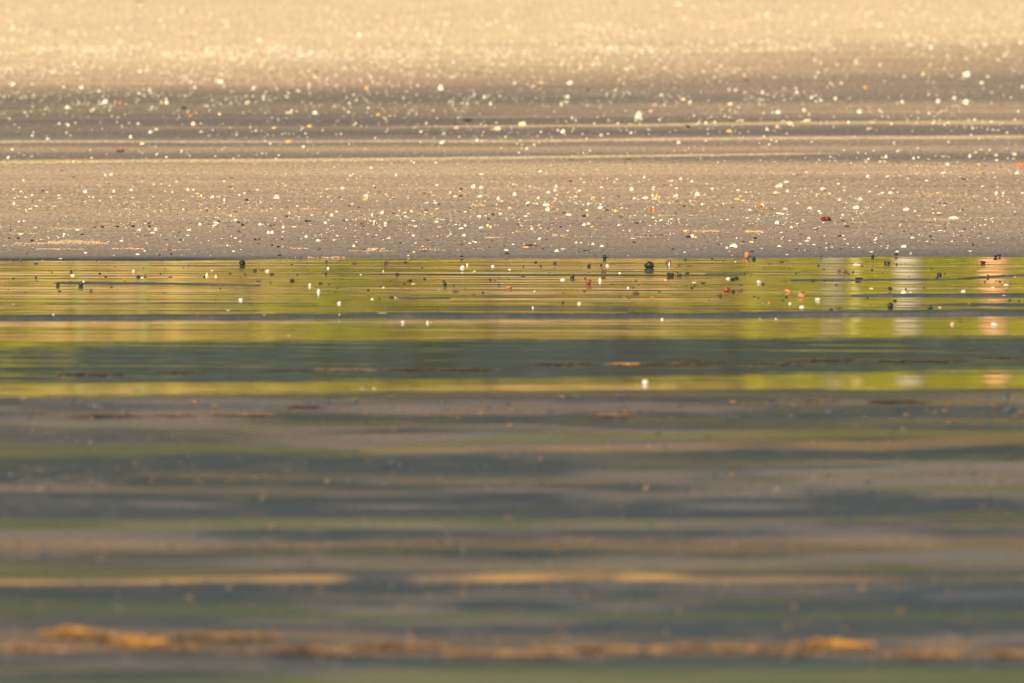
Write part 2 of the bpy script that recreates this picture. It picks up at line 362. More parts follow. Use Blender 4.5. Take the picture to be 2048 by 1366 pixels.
def chip_v(seed):
    """broken shell fragment: a thick curved plate with an angular outline"""
    r = np.random.default_rng(seed); n = 9; V = []; ang = np.sort(r.random(n) * 2 * math.pi); ang = np.linspace(0, 2 * math.pi, n, endpoint=False) + (r.random(n) - .5) * .4
    rad = .7 + .45 * r.random(n)
    for lay, zz in ((1.0, -.35), (1.0, .1), (.6, .75)):
        for a, q in zip(ang, rad): V.append((q * lay * math.cos(a), q * lay * .85 * math.sin(a), zz + .25 * math.sin(a * 2 + seed) * (lay > .8) + .3 * q * math.cos(a) * .4))
    V.append((.1, 0, 1.0)); V.append((0, 0, -.3)); F = []
    for l in range(2):
        for i in range(n):
            k = (i + 1) % n; F += [(l * n + i, l * n + k, (l + 1) * n + k), (l * n + i, (l + 1) * n + k, (l + 1) * n + i)]
    for i in range(n): k = (i + 1) % n; F += [(2 * n + i, 2 * n + k, 3 * n), (k, i, 3 * n + 1)]
    return np.array(V), np.array(F)
SHAPES = {'pebble': [pebble_v(s) for s in range(6)], 'shell': [valve_v(1, 'cockle'), valve_v(2, 'clam'), valve_v(3, 'cockle')] + [chip_v(s) for s in range(4)]}
def norm(V):
    V = V - (V.max(0) + V.min(0)) / 2; return V / (V.max(0) - V.min(0))
for kk in SHAPES: SHAPES[kk] = [(norm(V), F) for V, F in SHAPES[kk]]
CACHE = {}
def stone_mesh(kind, var, c):
    key = (kind, var, c)
    if key not in CACHE: V, F = SHAPES[kind][var]; CACHE[key] = mesh_np(kind, V, F, MAT[c], smooth=(kind == 'pebble' or var < 3))
    return CACHE[key]

# pieces read off the photo: x, y, width, height (quarter pixels of each tile) and tone
TILES = [
(0, 300, 4, """62 72 24 18 w;118 62 20 14 c;255 62 30 14 y;500 65 40 8 c;955 20 70 22 b;990 142 24 14 c;1108 155 24 10 c;1290 110 18 16 k;1540 115 30 14 y;497 177 24 14 k;843 213 28 24 w;890 208 40 20 c;592 230 30 14 b;188 262 22 20 w;218 247 16 12 b;318 240 16 12 c;110 328 26 16 w;172 343 26 18 w;258 322 16 10 k;342 332 28 14 k;378 348 26 14 w;520 322 20 8 b;640 370 36 10 b;680 342 38 26 w;258 383 24 16 w;205 398 20 14 w;122 405 20 14 c;113 441 28 26 w;320 421 20 12 c;290 465 28 14 w;240 488 28 12 w;473 382 26 16 w;472 405 18 12 w;712 395 14 12 w;747 398 18 14 w;662 420 20 10 b;912 342 26 26 c;906 366 30 18 b;1050 328 32 22 w;1062 298 20 12 c;1082 284 30 10 b;1065 402 30 12 w;1190 327 40 16 o;1110 438 24 12 c;1232 275 18 10 c;1415 265 28 16 w;1358 295 18 14 w;1380 348 30 20 y;1505 322 40 24 w;1548 328 22 16 w;1510 210 20 14 c;1580 238 24 14 c;1850 232 36 14 b;1840 305 46 14 b;1795 265 26 16 w;1540 390 24 14 w;1584 366 22 18 c;1592 392 36 20 o;1610 384 24 26 w;1700 390 30 20 w;1738 392 16 12 w;1825 398 28 10 b;1796 415 20 26 w;1915 375 22 16 w;1955 358 24 18 w;1990 340 30 10 k;1998 356 18 10 k;1972 415 30 18 k;152 585 20 14 w;190 580 18 14 w;287 631 24 14 y;85 647 18 10 k;25 636 12 8 k;72 713 20 12 k;146 713 28 14 k;255 733 28 18 k;165 680 40 12 c;513 684 28 18 w;508 702 16 10 w;620 645 42 16 c;657 683 34 10 k;610 668 26 8 b;552 598 14 8 k;755 627 28 8 k;818 623 28 16 k;940 621 34 14 k;1062 617 38 16 k;1035 598 20 10 b;1115 646 40 18 w;1190 592 22 12 k;1163 598 18 12 w;1195 618 34 18 k;1195 643 24 8 w;1248 635 36 14 w;1245 655 28 14 w;1220 669 48 12 w;1240 505 24 12 w;1035 530 14 8 w;1068 525 14 8 w;1160 697 14 10 k;1185 697 14 10 k;1328 720 26 8 b;1438 670 26 20 b;1445 728 36 12 k;1458 630 30 8 b;1512 647 36 16 w;1600 602 34 20 w;1505 693 36 12 w;1385 664 16 6 w;1675 605 22 8 b;1725 590 40 16 w;1750 578 22 12 k;1715 614 36 14 w;1735 631 22 8 b;1775 703 20 10 r;1885 565 38 14 w;1848 533 34 16 c;1880 505 34 12 b;1908 588 26 12 k;1940 610 28 20 k;1912 663 32 12 k;1885 714 34 12 w;1826 622 24 10 b;1857 627 20 8 k;1820 772 24 18 c;2040 722 20 18 k;973 735 34 14 w;330 725 24 12 c;1350 800 38 14 r;1370 837 22 12 k;685 829 30 12 w;1103 839 40 12 w;1158 815 20 12 w;488 875 30 8 w;1276 847 18 10 k;1870 821 24 16 c;1925 742 26 12 c;545 805 16 12 k;215 837 22 8 k;60 870 10 10 k;912 850 12 8 w;637 555 16 10 k;640 515 14 10 b;1658 503 16 12 k;1738 464 14 10 b;1130 466 10 8 k;1418 528 12 10 k;1196 524 20 6 b;742 545 14 8 b"""),
(512, 300, 4, """15 332 30 16 w;85 207 20 14 c;235 300 26 16 c;325 266 26 8 b;522 253 26 14 c;460 325 24 10 k;375 333 20 10 b;572 326 26 14 w;598 322 22 12 c;692 315 40 20 w;755 220 24 18 w;775 212 20 22 y;918 152 28 18 c;1122 209 30 26 w;1240 240 20 10 b;955 312 20 14 k;905 330 30 8 b;162 391 46 32 w;165 358 40 10 b;120 485 14 10 w;205 490 18 12 c;670 387 24 12 k;686 408 28 12 w;882 376 42 22 w;866 405 30 24 y;886 404 20 22 y;1041 365 24 14 c;1102 397 22 12 b;1345 354 18 16 k;1315 312 14 12 w;1342 312 18 12 w;1450 295 30 16 w;1555 349 30 18 w;1592 379 36 18 w;1640 322 28 16 k;1638 376 34 16 R;1620 405 36 10 b;1632 345 22 14 w;1740 307 38 32 w;1800 313 36 24 w;1805 203 44 18 c;1793 378 52 20 w;1940 394 38 28 w;1968 418 22 16 p;330 463 26 12 w;240 538 36 20 b;268 520 14 24 y;70 550 36 14 o;155 556 28 14 w;450 533 26 12 w;605 528 38 22 w;645 509 26 18 w;402 578 32 22 k;432 576 22 16 k;345 547 26 14 c;560 545 20 8 b;32 605 38 16 w;115 617 40 14 b;146 612 20 10 k;98 672 30 24 w;128 672 28 26 w;220 628 30 22 w;307 629 38 10 w;218 669 26 10 w;555 590 36 18 w;580 570 22 8 w;402 700 32 18 w;498 731 50 16 w;545 718 24 12 b;20 716 30 20 b;20 756 20 12 k;128 767 20 12 k;178 781 30 14 k;205 720 22 10 k;335 714 18 8 k;215 782 18 12 c;187 846 32 12 k;505 798 30 16 b;355 863 20 8 k;670 858 28 14 r;820 468 24 12 k;745 463 24 10 b;770 450 20 14 w;930 525 28 26 w;1008 510 34 28 w;1097 515 20 10 k;975 532 28 8 b;915 580 22 12 w;943 583 24 14 w;830 595 40 20 b;862 622 24 10 k;1035 595 34 20 c;1035 622 20 14 w;1075 578 22 10 b;1170 545 24 8 b;1130 533 22 10 w;1195 508 36 14 w;1246 508 34 14 w;1198 540 24 12 w;1263 581 30 14 w;704 572 22 18 k;725 570 30 14 w;1372 437 28 14 w;1435 437 30 14 w;1465 446 24 10 k;1360 493 34 10 k;1360 512 30 14 c;1412 526 28 14 w;1448 489 24 16 y;1468 487 18 18 o;1500 565 34 8 w;1447 583 48 14 w;1478 631 56 8 w;1600 612 36 12 w;1545 606 30 8 c;1620 505 24 10 k;1675 512 26 16 w;1710 482 32 8 k;1675 617 30 16 w;1638 642 40 14 w;1785 540 36 20 w;1860 560 30 12 R;1895 527 34 12 k;1957 519 48 14 w;1802 635 44 16 w;1852 618 24 22 c;1876 628 26 20 y;1800 665 20 8 k;1665 694 46 18 w;1258 698 38 14 w;897 686 26 10 w;932 711 20 8 k;1065 721 36 10 w;1155 751 24 10 k;1278 757 28 10 w;1375 733 24 12 k;1398 745 20 12 o;1556 692 22 14 c;783 776 34 20 c;945 800 60 16 c;1265 824 30 16 y;1345 818 36 8 k;1215 821 18 8 k;1222 856 26 10 w;1335 781 28 10 c;1645 857 34 12 k;1645 765 22 10 k;1712 760 26 12 w;1740 745 20 10 w;1758 752 24 14 w;1865 792 12 8 k;1985 783 16 10 k;2003 808 42 12 w;2005 840 38 14 k;2010 572 24 10 c;2030 475 40 14 w;865 805 16 10 k;650 700 24 10 w;625 733 24 12 w;495 426 18 10 b;190 432 16 10 p;605 424 14 12 w;970 422 18 14 c;265 422 22 12 c;420 466 18 12 c;40 442 14 8 b;56 474 14 8 k;1885 735 20 16 b"""),
(1024, 300, 4, """22 362 42 26 w;40 293 24 16 c;12 290 24 18 c;112 207 22 14 c;118 235 24 14 p;228 183 36 16 c;490 177 24 14 c;680 168 24 14 c;465 262 40 14 k;580 275 30 16 c;840 250 24 18 c;1058 230 30 24 w;352 302 38 22 w;345 330 34 22 w;290 347 36 18 w;540 334 38 18 w;362 373 26 14 c;505 382 34 16 c;475 392 26 10 p;210 390 36 22 c;650 388 46 18 y;718 318 26 20 w;960 322 44 28 w;1220 291 30 10 k;1278 256 42 18 c;1350 240 28 22 w;1362 262 26 14 o;1440 261 34 18 w;1272 296 24 16 c;1135 315 24 20 w;1132 332 26 18 w;1182 325 24 12 y;1320 320 24 18 w;1603 315 30 18 w;1560 282 26 14 c;1125 372 34 22 c;1160 380 40 30 y;1145 398 36 18 c;1180 388 22 24 y;1065 392 56 22 w;980 395 40 18 w;1012 405 20 10 w;850 378 30 12 k;1090 410 24 10 b;1310 376 50 22 w;1485 363 62 32 w;1335 436 30 22 o;1350 440 26 14 c;1318 418 26 10 k;1377 460 30 12 k;1810 328 50 14 w;130 428 34 20 w;122 453 28 10 k;183 436 36 14 c;275 447 66 22 w;285 490 38 32 w;318 480 30 38 o;412 513 34 12 b;455 525 52 16 w;110 536 44 12 w;130 522 22 12 w;365 492 26 14 c;610 450 18 24 w;706 472 46 28 w;710 448 20 18 w;760 493 40 14 b;760 486 20 8 r;825 498 36 24 y;575 538 34 18 k;606 530 26 24 y;600 500 28 16 w;560 492 26 10 k;1105 494 30 24 o;1132 496 30 28 O;868 541 50 14 b;700 553 44 10 b;1522 440 28 18 w;1900 490 28 18 w;1980 460 54 24 o;2000 450 36 26 c;2038 480 30 22 o;1957 506 20 10 k;1768 468 40 12 b;1310 513 20 10 k;1516 505 24 12 p;1725 568 26 12 w;1885 557 34 12 w;1968 565 24 10 w;1437 535 22 12 c;1195 568 42 14 w;1275 562 26 12 w;1332 562 24 8 w;1130 550 24 12 w;995 592 44 10 k;1042 578 24 8 b;855 608 30 16 w;575 608 34 18 w;612 596 40 16 w;645 625 40 16 y;320 595 50 8 b;388 628 32 10 k;292 638 20 8 k;50 606 20 12 k;160 642 34 20 w;155 622 22 8 w;110 575 18 12 p;445 663 20 14 w;230 640 24 8 w;1108 615 30 10 w;1388 658 40 20 y;1412 706 44 18 k;1440 698 44 26 c;1470 708 30 16 y;1092 695 50 8 k;1000 682 36 10 o;1195 690 26 8 k;970 720 56 8 w;222 718 32 18 w;273 730 14 12 k;516 758 24 18 w;648 762 32 16 w;720 777 50 16 w;135 773 70 10 k;190 776 30 10 k;108 788 50 14 y;10 768 24 12 w;360 815 50 22 c;415 803 50 8 w;590 812 56 8 k;245 795 30 6 k;535 823 12 10 k;975 750 34 14 b;1105 787 16 8 b;1285 798 32 8 k;1382 828 20 12 w;1223 740 16 16 o;1660 686 20 10 r;1565 748 14 10 k;1770 778 62 34 w;1720 790 36 16 c;1655 768 14 8 k;1850 742 28 8 k;1918 744 36 14 y;1945 712 34 14 k;1918 820 38 8 k;1998 798 16 8 w;1762 853 30 8 o;1878 848 50 44 o;1932 868 30 22 k;740 858 38 26 k;1600 868 22 10 k;932 856 20 6 w;1800 398 50 16 y;1850 415 40 12 c;1912 348 20 14 c;1745 225 20 12 c;1585 208 20 14 c;945 215 24 14 c;1690 312 24 14 c;1650 318 22 14 p;1470 398 18 10 b;1690 440 28 16 c;1640 455 24 14 c;1828 385 26 16 c;1925 380 30 14 c;1870 350 22 14 c"""),
(1536, 300, 4, """98 292 56 30 w;70 298 30 22 c;150 266 50 18 w;60 295 16 10 k;60 348 40 22 c;84 354 28 16 c;38 370 20 12 k;305 187 26 20 w;205 207 20 22 y;238 207 24 20 b;262 207 20 18 b;50 198 26 18 c;500 138 22 12 b;465 157 18 10 k;710 72 22 16 c;780 92 24 18 c;785 112 24 20 p;945 60 36 30 w;915 70 22 18 c;930 100 30 18 c;1165 72 30 24 w;1205 72 26 22 w;1285 82 24 18 c;1340 60 24 16 c;1410 65 30 18 c;1445 68 26 18 c;1438 122 36 24 w;1330 118 22 14 c;1616 57 34 30 w;1662 38 24 20 c;1712 15 22 18 c;1750 42 24 16 c;1825 52 34 24 c;1832 92 30 18 w;1975 48 36 26 c;1968 80 34 16 y;2010 130 90 22 O;1735 138 30 16 b;1685 130 30 20 c;1032 110 34 14 b;1040 180 26 10 k;1405 188 54 18 w;1185 200 30 16 c;1700 188 60 20 y;1800 190 24 16 c;1990 190 36 24 w;798 217 32 22 w;868 203 22 12 k;955 220 40 16 c;1060 215 30 14 c;1140 217 26 12 k;1122 242 30 14 w;1200 247 26 10 k;1270 262 30 18 w;918 262 28 12 c;1560 243 40 14 k;1720 240 24 10 b;1820 235 30 18 c;435 265 22 12 k;565 282 24 16 w;530 297 20 10 c;440 315 50 22 w;455 330 30 8 k;870 302 30 16 w;780 283 22 12 c;610 305 40 12 y;300 318 24 14 w;815 344 30 16 w;790 328 22 10 c;1000 315 30 14 w;1010 330 22 8 k;978 350 40 22 w;915 357 32 16 w;888 365 24 12 w;935 370 22 8 k;1625 300 24 10 b;1720 302 28 16 w;1838 312 28 12 w;1826 347 32 20 w;1883 353 30 16 w;2036 355 24 18 w;1350 320 20 10 c;1590 362 26 12 p;742 400 54 26 w;705 403 24 10 w;570 405 34 20 w;395 370 24 16 c;495 365 20 24 p;155 335 40 22 c;265 362 20 12 c;865 410 18 8 k;705 464 56 24 w;1106 481 58 22 w;1140 468 16 10 o;1178 497 26 14 w;902 468 18 12 w;920 450 18 14 c;1068 447 20 8 k;1370 435 20 12 k;1412 438 22 12 k;1923 432 26 14 w;1555 483 26 10 k;1455 472 12 8 k;135 480 38 18 w;335 470 56 20 w;240 440 24 14 w;408 496 38 14 w;420 516 32 12 w;350 493 20 10 c;90 515 54 14 w;120 524 30 10 w;160 527 30 8 w;598 524 36 14 w;590 552 22 12 w;598 574 32 12 k;748 521 36 10 w;463 562 92 34 R;632 618 44 16 k;620 600 24 8 c;70 585 36 28 w;232 598 26 12 w;280 569 20 10 w;205 588 20 10 c;186 625 36 16 w;105 670 24 12 w;380 636 36 10 c;385 642 36 8 k;40 488 28 8 k;1482 546 74 24 w;1370 510 50 14 c;1366 524 44 12 b;1395 520 22 12 o;1324 515 18 12 w;1300 587 24 8 k;1410 603 16 6 k;1070 583 46 6 b;1980 525 22 8 k;1742 565 20 10 w;1052 612 14 10 w;1376 654 30 12 w;1572 640 26 10 k;1550 656 60 10 t;1540 692 14 8 k;1088 656 18 8 k;900 677 24 8 k;575 692 36 14 k;598 694 26 12 w;328 711 36 16 w;315 734 54 12 c;270 684 50 5 b;615 722 30 8 w;175 736 30 10 c;128 716 20 8 k;75 716 14 8 k;258 763 24 10 w;90 776 52 16 c;370 771 24 10 w;487 769 18 8 k;465 796 22 10 w;512 788 22 8 w;580 799 30 6 k;412 792 16 6 k;227 799 24 8 k;866 708 22 12 w;860 727 34 14 w;860 740 26 6 k;1155 709 32 14 w;1145 683 18 8 k;1300 694 34 8 k;1320 725 30 6 k;1275 743 24 8 w;973 756 16 10 k;820 752 20 6 k;730 792 20 14 w;905 783 12 8 w;960 778 16 10 w;955 795 20 10 w;1088 780 50 20 w;1035 818 40 12 w;830 825 34 12 w;1143 832 16 8 w;1025 845 34 14 k;838 852 28 22 k;1640 768 22 20 k;1675 783 14 8 b;1618 821 28 10 w;1762 715 20 8 w;1963 715 18 6 k;2034 669 16 10 k;1697 670 40 5 b;1818 854 40 22 k;1850 848 34 14 k;428 855 20 10 k;151 847 26 8 w"""),
(0, 500, 4, """1938 107 44 36 k;570 165 18 18 k;288 215 18 14 k;845 210 22 12 k;1105 209 28 20 k;1162 200 22 18 b;1070 222 18 8 k;1138 220 28 16 w;997 232 22 18 o;462 270 28 24 k;648 270 36 32 k;668 264 18 18 w;568 243 20 12 c;580 195 40 16 c;1068 162 26 26 c;1465 138 14 10 k;1592 160 20 6 k;1655 195 34 34 c;1726 205 26 22 c;1840 181 20 12 b;1925 215 16 10 k;1968 200 14 14 k;1362 211 30 10 k;1420 203 24 8 k;1300 234 20 8 k;288 105 30 10 k;350 105 16 6 k;112 303 14 12 k;318 303 16 8 k;478 327 26 14 k;728 320 24 20 b;922 282 14 10 k;800 252 12 8 k;95 393 28 10 k;105 433 26 14 c;408 375 16 8 k;313 435 12 8 k;1310 345 22 12 k;1883 317 16 12 k;1375 290 18 6 k;1740 295 18 6 k;1926 397 40 28 w;1848 408 12 8 k;1424 456 16 8 k;1825 482 26 16 w;427 537 18 20 w;890 548 20 10 k;618 525 16 8 k;1580 540 22 8 w;1805 521 26 8 k;1530 533 16 6 k;65 492 24 10 k;1295 78 16 6 k;1698 72 12 6 k;1697 162 26 10 t;2040 160 30 14 k;952 153 16 6 k;1185 505 14 12 p"""),
(512, 500, 4, """563 92 18 12 k;788 104 30 10 k;1047 96 28 10 k;1197 96 30 10 k;1130 113 22 8 k;145 78 14 6 k;45 157 40 14 b;90 162 32 22 w;127 190 36 14 k;430 178 18 10 k;560 185 20 12 k;578 142 30 18 w;490 138 14 8 k;1018 172 12 24 c;1130 188 26 16 k;1000 202 18 10 k;288 240 32 20 k;22 245 34 10 k;505 237 24 6 k;128 250 16 8 k;390 272 32 8 k;430 275 24 30 w;516 264 30 16 k;790 287 26 10 b;838 195 18 16 c;1230 242 36 14 k;1350 228 24 14 k;1165 265 44 16 b;1258 270 36 14 c;1510 270 28 22 k;1500 245 28 12 k;1308 104 10 14 k;1376 138 10 8 k;1650 137 36 28 w;1690 122 16 26 w;1748 167 44 20 y;1892 125 30 18 w;2028 153 36 14 w;1020 300 20 20 c;578 323 16 12 k;500 328 34 36 w;787 348 18 6 k;898 318 18 14 k;602 381 20 12 k;665 424 34 28 w;670 383 16 8 k;928 397 24 20 w;1000 368 14 10 k;1085 380 38 14 k;1115 388 26 14 w;1430 335 22 10 c;1460 318 16 14 c;1585 322 30 20 b;1608 322 30 16 b;1562 220 12 8 k;1640 260 14 8 k;1735 355 30 14 r;1815 338 20 14 k;1708 326 16 8 k;1945 272 30 10 k;1965 268 24 12 w;2025 296 40 22 o;878 503 22 12 k;668 537 16 26 p;68 535 38 8 w;170 525 16 6 k;1010 521 80 8 c;1948 513 26 14 w;1372 580 30 30 w;1400 580 14 26 p;1176 580 30 26 t;265 684 34 14 t;1480 706 20 12 k;202 663 16 10 k;850 1108 36 26 c;945 1110 36 28 c;955 1048 30 14 t"""),
(1024, 500, 4, """188 96 24 12 k;343 102 28 16 k;215 128 16 8 k;295 126 18 6 k;560 130 16 10 k;616 123 28 22 k;736 158 40 36 b;760 122 26 26 c;483 209 38 26 k;405 233 42 20 w;85 208 36 8 k;325 230 22 8 b;612 258 44 32 r;704 240 32 34 w;732 218 30 10 k;800 271 28 10 k;862 188 20 18 w;875 185 8 8 k;1096 125 68 44 k;1250 95 40 22 b;1258 108 18 34 w;1335 115 26 12 b;1415 126 36 8 b;1266 197 54 24 k;1320 195 30 22 b;1342 196 26 20 k;1400 186 30 14 k;1228 240 18 14 w;990 242 22 14 b;928 298 26 20 w;970 292 24 14 b;1288 255 22 6 k;1460 260 34 14 c;1530 264 30 12 k;1550 287 20 12 k;1670 289 26 10 k;1726 224 38 20 w;1765 230 34 18 k;1795 222 34 18 k;1832 277 24 12 k;1720 317 50 28 r;1768 332 34 20 k;1825 315 42 20 b;1665 365 30 18 k;1740 350 50 10 r;1328 317 22 10 k;1150 322 14 12 k;990 345 50 20 b;895 378 36 12 o;1122 378 26 14 o;432 315 12 14 k;282 370 22 10 k;180 330 16 16 w;210 298 14 10 c;720 434 26 8 b;536 428 30 26 w;166 466 18 28 w;480 525 16 8 w;95 528 12 10 w;572 500 14 10 k;1115 500 18 14 w;1088 508 28 8 c;1225 518 28 10 k;905 542 14 8 k;1200 549 34 22 w;1480 542 18 14 c;1680 570 24 16 k;1985 550 14 20 c;1068 1058 64 44 t;2010 428 20 14 c;1975 255 34 22 t;2010 270 22 16 k;1975 380 28 12 k;1940 370 26 14 k;2020 140 24 8 k;1788 95 14 12 w;1468 333 12 8 k;1580 325 14 8 k"""),
(1536, 500, 4, """112 97 32 8 k;92 150 10 8 k;225 186 24 10 k;118 188 10 8 k;570 163 26 22 b;618 173 32 16 b;700 113 40 18 c;730 118 30 14 t;748 126 26 12 b;812 159 16 6 k;955 102 44 18 k;1720 100 42 18 k;1560 90 14 8 k;360 244 24 8 k;148 250 32 10 b;720 236 46 14 k;748 225 24 16 k;855 205 24 10 c;962 235 24 6 k;645 203 14 6 k;698 265 14 8 k;1370 198 34 22 k;1352 223 26 10 k;1400 223 12 8 k;1758 214 22 14 k;1733 250 20 14 b;1854 250 24 12 k;1975 218 16 10 w;1905 275 50 16 c;1800 297 20 16 w;605 302 30 10 k;537 305 22 10 w;828 308 30 16 y;976 306 30 20 k;1050 314 16 10 k;1082 338 46 28 w;1140 338 22 14 w;1562 326 38 24 w;1288 368 20 8 b;1888 377 26 12 w;1845 355 14 8 w;155 330 50 28 o;265 368 48 34 o;425 342 12 8 k;400 395 50 22 t;10 427 24 22 o;175 430 24 18 t;268 453 44 24 w;575 387 14 6 k;1014 405 32 16 k;978 450 42 40 k;1298 460 38 28 k;1340 463 30 14 b;1375 462 30 18 c;503 480 34 26 k;560 458 42 20 b;632 448 20 12 o;348 494 12 10 w;1220 485 16 12 w;1168 408 20 14 b;1595 478 64 16 w;1690 420 30 12 k;1950 488 26 8 k;2030 432 24 8 k;1990 412 10 8 k;1928 348 34 12 b;1608 516 14 6 k;1778 535 16 12 k;800 542 14 12 k;1190 541 36 8 k;1335 537 18 6 k;1475 588 40 30 p;1530 570 38 16 b;1810 595 48 28 t;62 552 20 18 w;1480 962 30 14 y"""),
(0, 0, 2.926, """815 15 60 18 b;330 50 30 26 w;1065 70 34 30 w;75 172 34 30 w;115 190 28 28 w;330 185 30 20 b;690 172 34 26 w;765 180 24 22 w;630 178 26 24 w;960 165 28 26 w;850 218 26 24 w;705 250 34 28 w;880 262 30 30 w;1100 248 26 20 y;1520 242 36 28 w;1280 205 26 24 c;1330 155 32 30 w;1435 145 26 22 c;1930 138 34 28 w;1275 282 40 24 w;1825 317 34 26 w;1760 328 44 26 w;1425 298 30 16 b;280 408 30 22 k;435 376 26 26 w;820 425 34 26 w;865 405 26 20 w;1290 485 40 26 w;1140 520 30 22 w;1600 412 50 22 p;75 500 34 30 w;190 503 26 22 w;475 520 34 26 w;580 540 34 20 w;615 600 40 30 w;700 612 34 22 o;945 605 30 24 y;975 605 34 26 w;1085 572 24 20 w;1075 638 32 22 k;1450 605 34 26 c;1485 520 36 30 w;1700 530 26 22 k;1688 552 26 20 w;1810 497 34 22 w;1970 508 26 22 w;1845 665 44 24 w;1690 665 50 18 c;395 635 44 22 w;1118 683 38 22 o;1285 672 26 22 c;1132 730 34 24 w;880 778 34 22 w;915 765 30 20 c;765 803 26 22 w;190 803 20 18 w;1810 742 34 22 y;1605 755 40 16 c;1690 833 44 22 y;705 887 50 20 b;48 930 24 20 w;345 732 22 20 w;400 740 22 20 w;808 730 22 20 w;1775 865 22 18 w;830 845 30 18 w"""),
(674, 0, 2.926, """130 212 40 30 w;640 150 40 32 w;890 152 36 28 w;600 253 34 22 w;500 42 28 20 y;610 88 40 26 c;645 92 34 26 c;1440 155 50 24 w;1008 168 36 30 w;1620 25 34 20 b;2000 28 60 28 w;2035 118 34 28 w;1840 303 38 28 w;1598 285 34 28 w;1700 412 28 24 w;608 518 44 34 w;172 520 28 24 y;862 572 28 24 w;900 608 28 24 w;1362 490 38 26 w;1195 488 40 22 c;1040 490 32 22 w;1350 570 38 26 w;1340 600 30 18 w;1467 528 28 22 k;1768 678 58 44 w;1838 655 34 22 p;765 706 60 18 k;940 756 50 26 c;905 764 30 14 y;1085 735 50 26 c;1322 772 30 26 w;1225 765 24 18 r;820 828 26 18 w;615 838 38 22 w;240 675 30 22 y;2025 582 28 20 w;1720 780 24 20 c;1545 795 24 20 c;1110 880 24 20 c;2000 838 34 20 w;1375 945 30 12 b;1705 938 60 10 b;700 750 40 18 c;1190 1010 30 16 c;200 990 26 14 c"""),
(1348, 0, 2.926, """65 115 36 28 w;545 95 34 30 w;1205 155 40 28 w;825 138 34 28 w;790 150 28 24 c;1825 265 34 34 w;1505 285 34 30 w;845 325 36 20 b;810 328 34 14 b;1207 385 28 26 w;1712 440 50 38 w;1690 465 30 18 c;1348 452 30 24 w;1458 435 28 24 c;1800 488 30 24 w;1835 452 26 24 w;1708 603 38 34 w;1640 578 28 26 w;1545 597 34 28 w;1335 600 30 24 w;518 545 32 26 w;415 545 30 22 c;718 545 28 24 w;805 572 28 24 w;860 592 28 22 w;945 578 30 24 w;420 455 32 20 o;425 475 26 18 k;178 500 26 20 b;1118 513 32 24 y;980 487 30 24 w;610 667 44 24 w;1085 665 30 24 w;762 653 34 24 w;55 585 36 20 c;95 600 28 24 w;330 612 34 22 c;775 715 50 26 c;680 735 50 22 c;1137 762 26 20 c;545 762 30 22 w;605 748 30 24 p;325 770 50 20 y;80 745 30 20 k;900 810 24 14 k;2040 510 30 24 w"""),
]
items = []
for ox, oy, s, txt in TILES:
    for e_ in txt.split(';'):
        a = e_.split(); X_, Y_, w_, h_ = map(float, a[:4]); items.append([ox + X_ / s, oy + Y_ / s, w_ / s, h_ / s, a[4]])
for it in items:                                     # true size: take the lens blur off
    Y_ = float(Yrow(it[1])); bl = (LENS / 1000 / cam_d.dof.aperture_fstop) * .5 * abs(1 / Y_ - 1 / 37.2) / K / (LENS / 1000)
    it[2] = max(.45 * it[2], math.sqrt(max(0, it[2] ** 2 - (bl * .75) ** 2))); it[3] = max(.5 * it[3], math.sqrt(max(0, it[3] ** 2 - (bl * .75) ** 2)))
PEB = set('kborR'); 
NAMES = {'w': ('shell', 'white shell'), 'c': ('shell', 'cream shell'), 'p': ('shell', 'pinkish shell'), 'y': ('shell', 'yellowish shell'), 't': ('pebble', 'pale grey pebble'),
         'k': ('pebble', 'black pebble'), 'b': ('pebble', 'brown pebble'), 'o': ('pebble', 'orange pebble'), 'r': ('pebble', 'red pebble'), 'R': ('pebble', 'maroon pebble'), 'O': ('pebble', 'vivid orange pebble')}
BANDS = [(62, 'on dry sand along the top edge'), (128, 'in the upper shell line'), (190, 'where dry sand turns dark'), (246, 'on dark sand above the pale ridges'),
         (290, 'between the upper pale sand ridges'), (328, 'just above the lowest pale ridge'), (370, 'just below the lowest pale ridge'), (410, 'halfway down the damp strand'),
         (460, 'on the lower damp strand'), (516, 'on smooth wet sand above the shoreline'), (548, 'in the water just below the shoreline'), (585, 'in the middle of the green water'),
         (626, 'in green water above the grey bar'), (645, 'at the thin grey sand bar'), (5000, 'in the blurred near water')]
COLS = ['at the left edge', 'left', 'left of centre', 'just left of centre', 'just right of centre', 'right of centre', 'right', 'at the right edge']
HAND = {(1298, 531): 'biggest glossy black pebble, sitting in the green water below the shoreline', (484, 527): 'lone round black pebble in yellow water below the shoreline at left',
        (1652, 440): 'long maroon pebble lying on the damp strand, the biggest dark piece there', (1493, 512): 'orange pebble standing upright right on the shoreline', (1466, 494): 'pointed white shell with raised tip on smooth wet sand near the shoreline',
        (2038, 332): 'flat vivid orange scrap at the right edge of the damp sand', (1278, 232): 'largest white shell on the dark runnelled sand, blurred, right of centre', (1932, 206): 'round bright white shell alone on the runnelled sand at right',
        (1933, 150): 'bright white shell on darkening upper sand at the right, above the round one', (1291, 764): 'large pale blurred pebble on the nearer green water streak', (1454, 579): 'red pebble beside black ones in the green water at right of centre',
        (1395, 391): 'large white shell on the damp strand, right of centre, wider than its neighbours', (1906, 436): 'long flat white shell on the damp strand near the right edge', (1780, 612): 'tall dark pebble in green water right, between two darker low ones',
        (1602, 592): 'orange pebble with pale cap in green water, right of the red one', (637, 582): 'round white pebble-like shell in the middle of yellow water, left of centre'}
sel = {'shell': [], 'pebble': []}
for it in items: sel['shell' if NAMES[it[4]][0] == 'shell' else 'pebble'].append(it)
rest = []
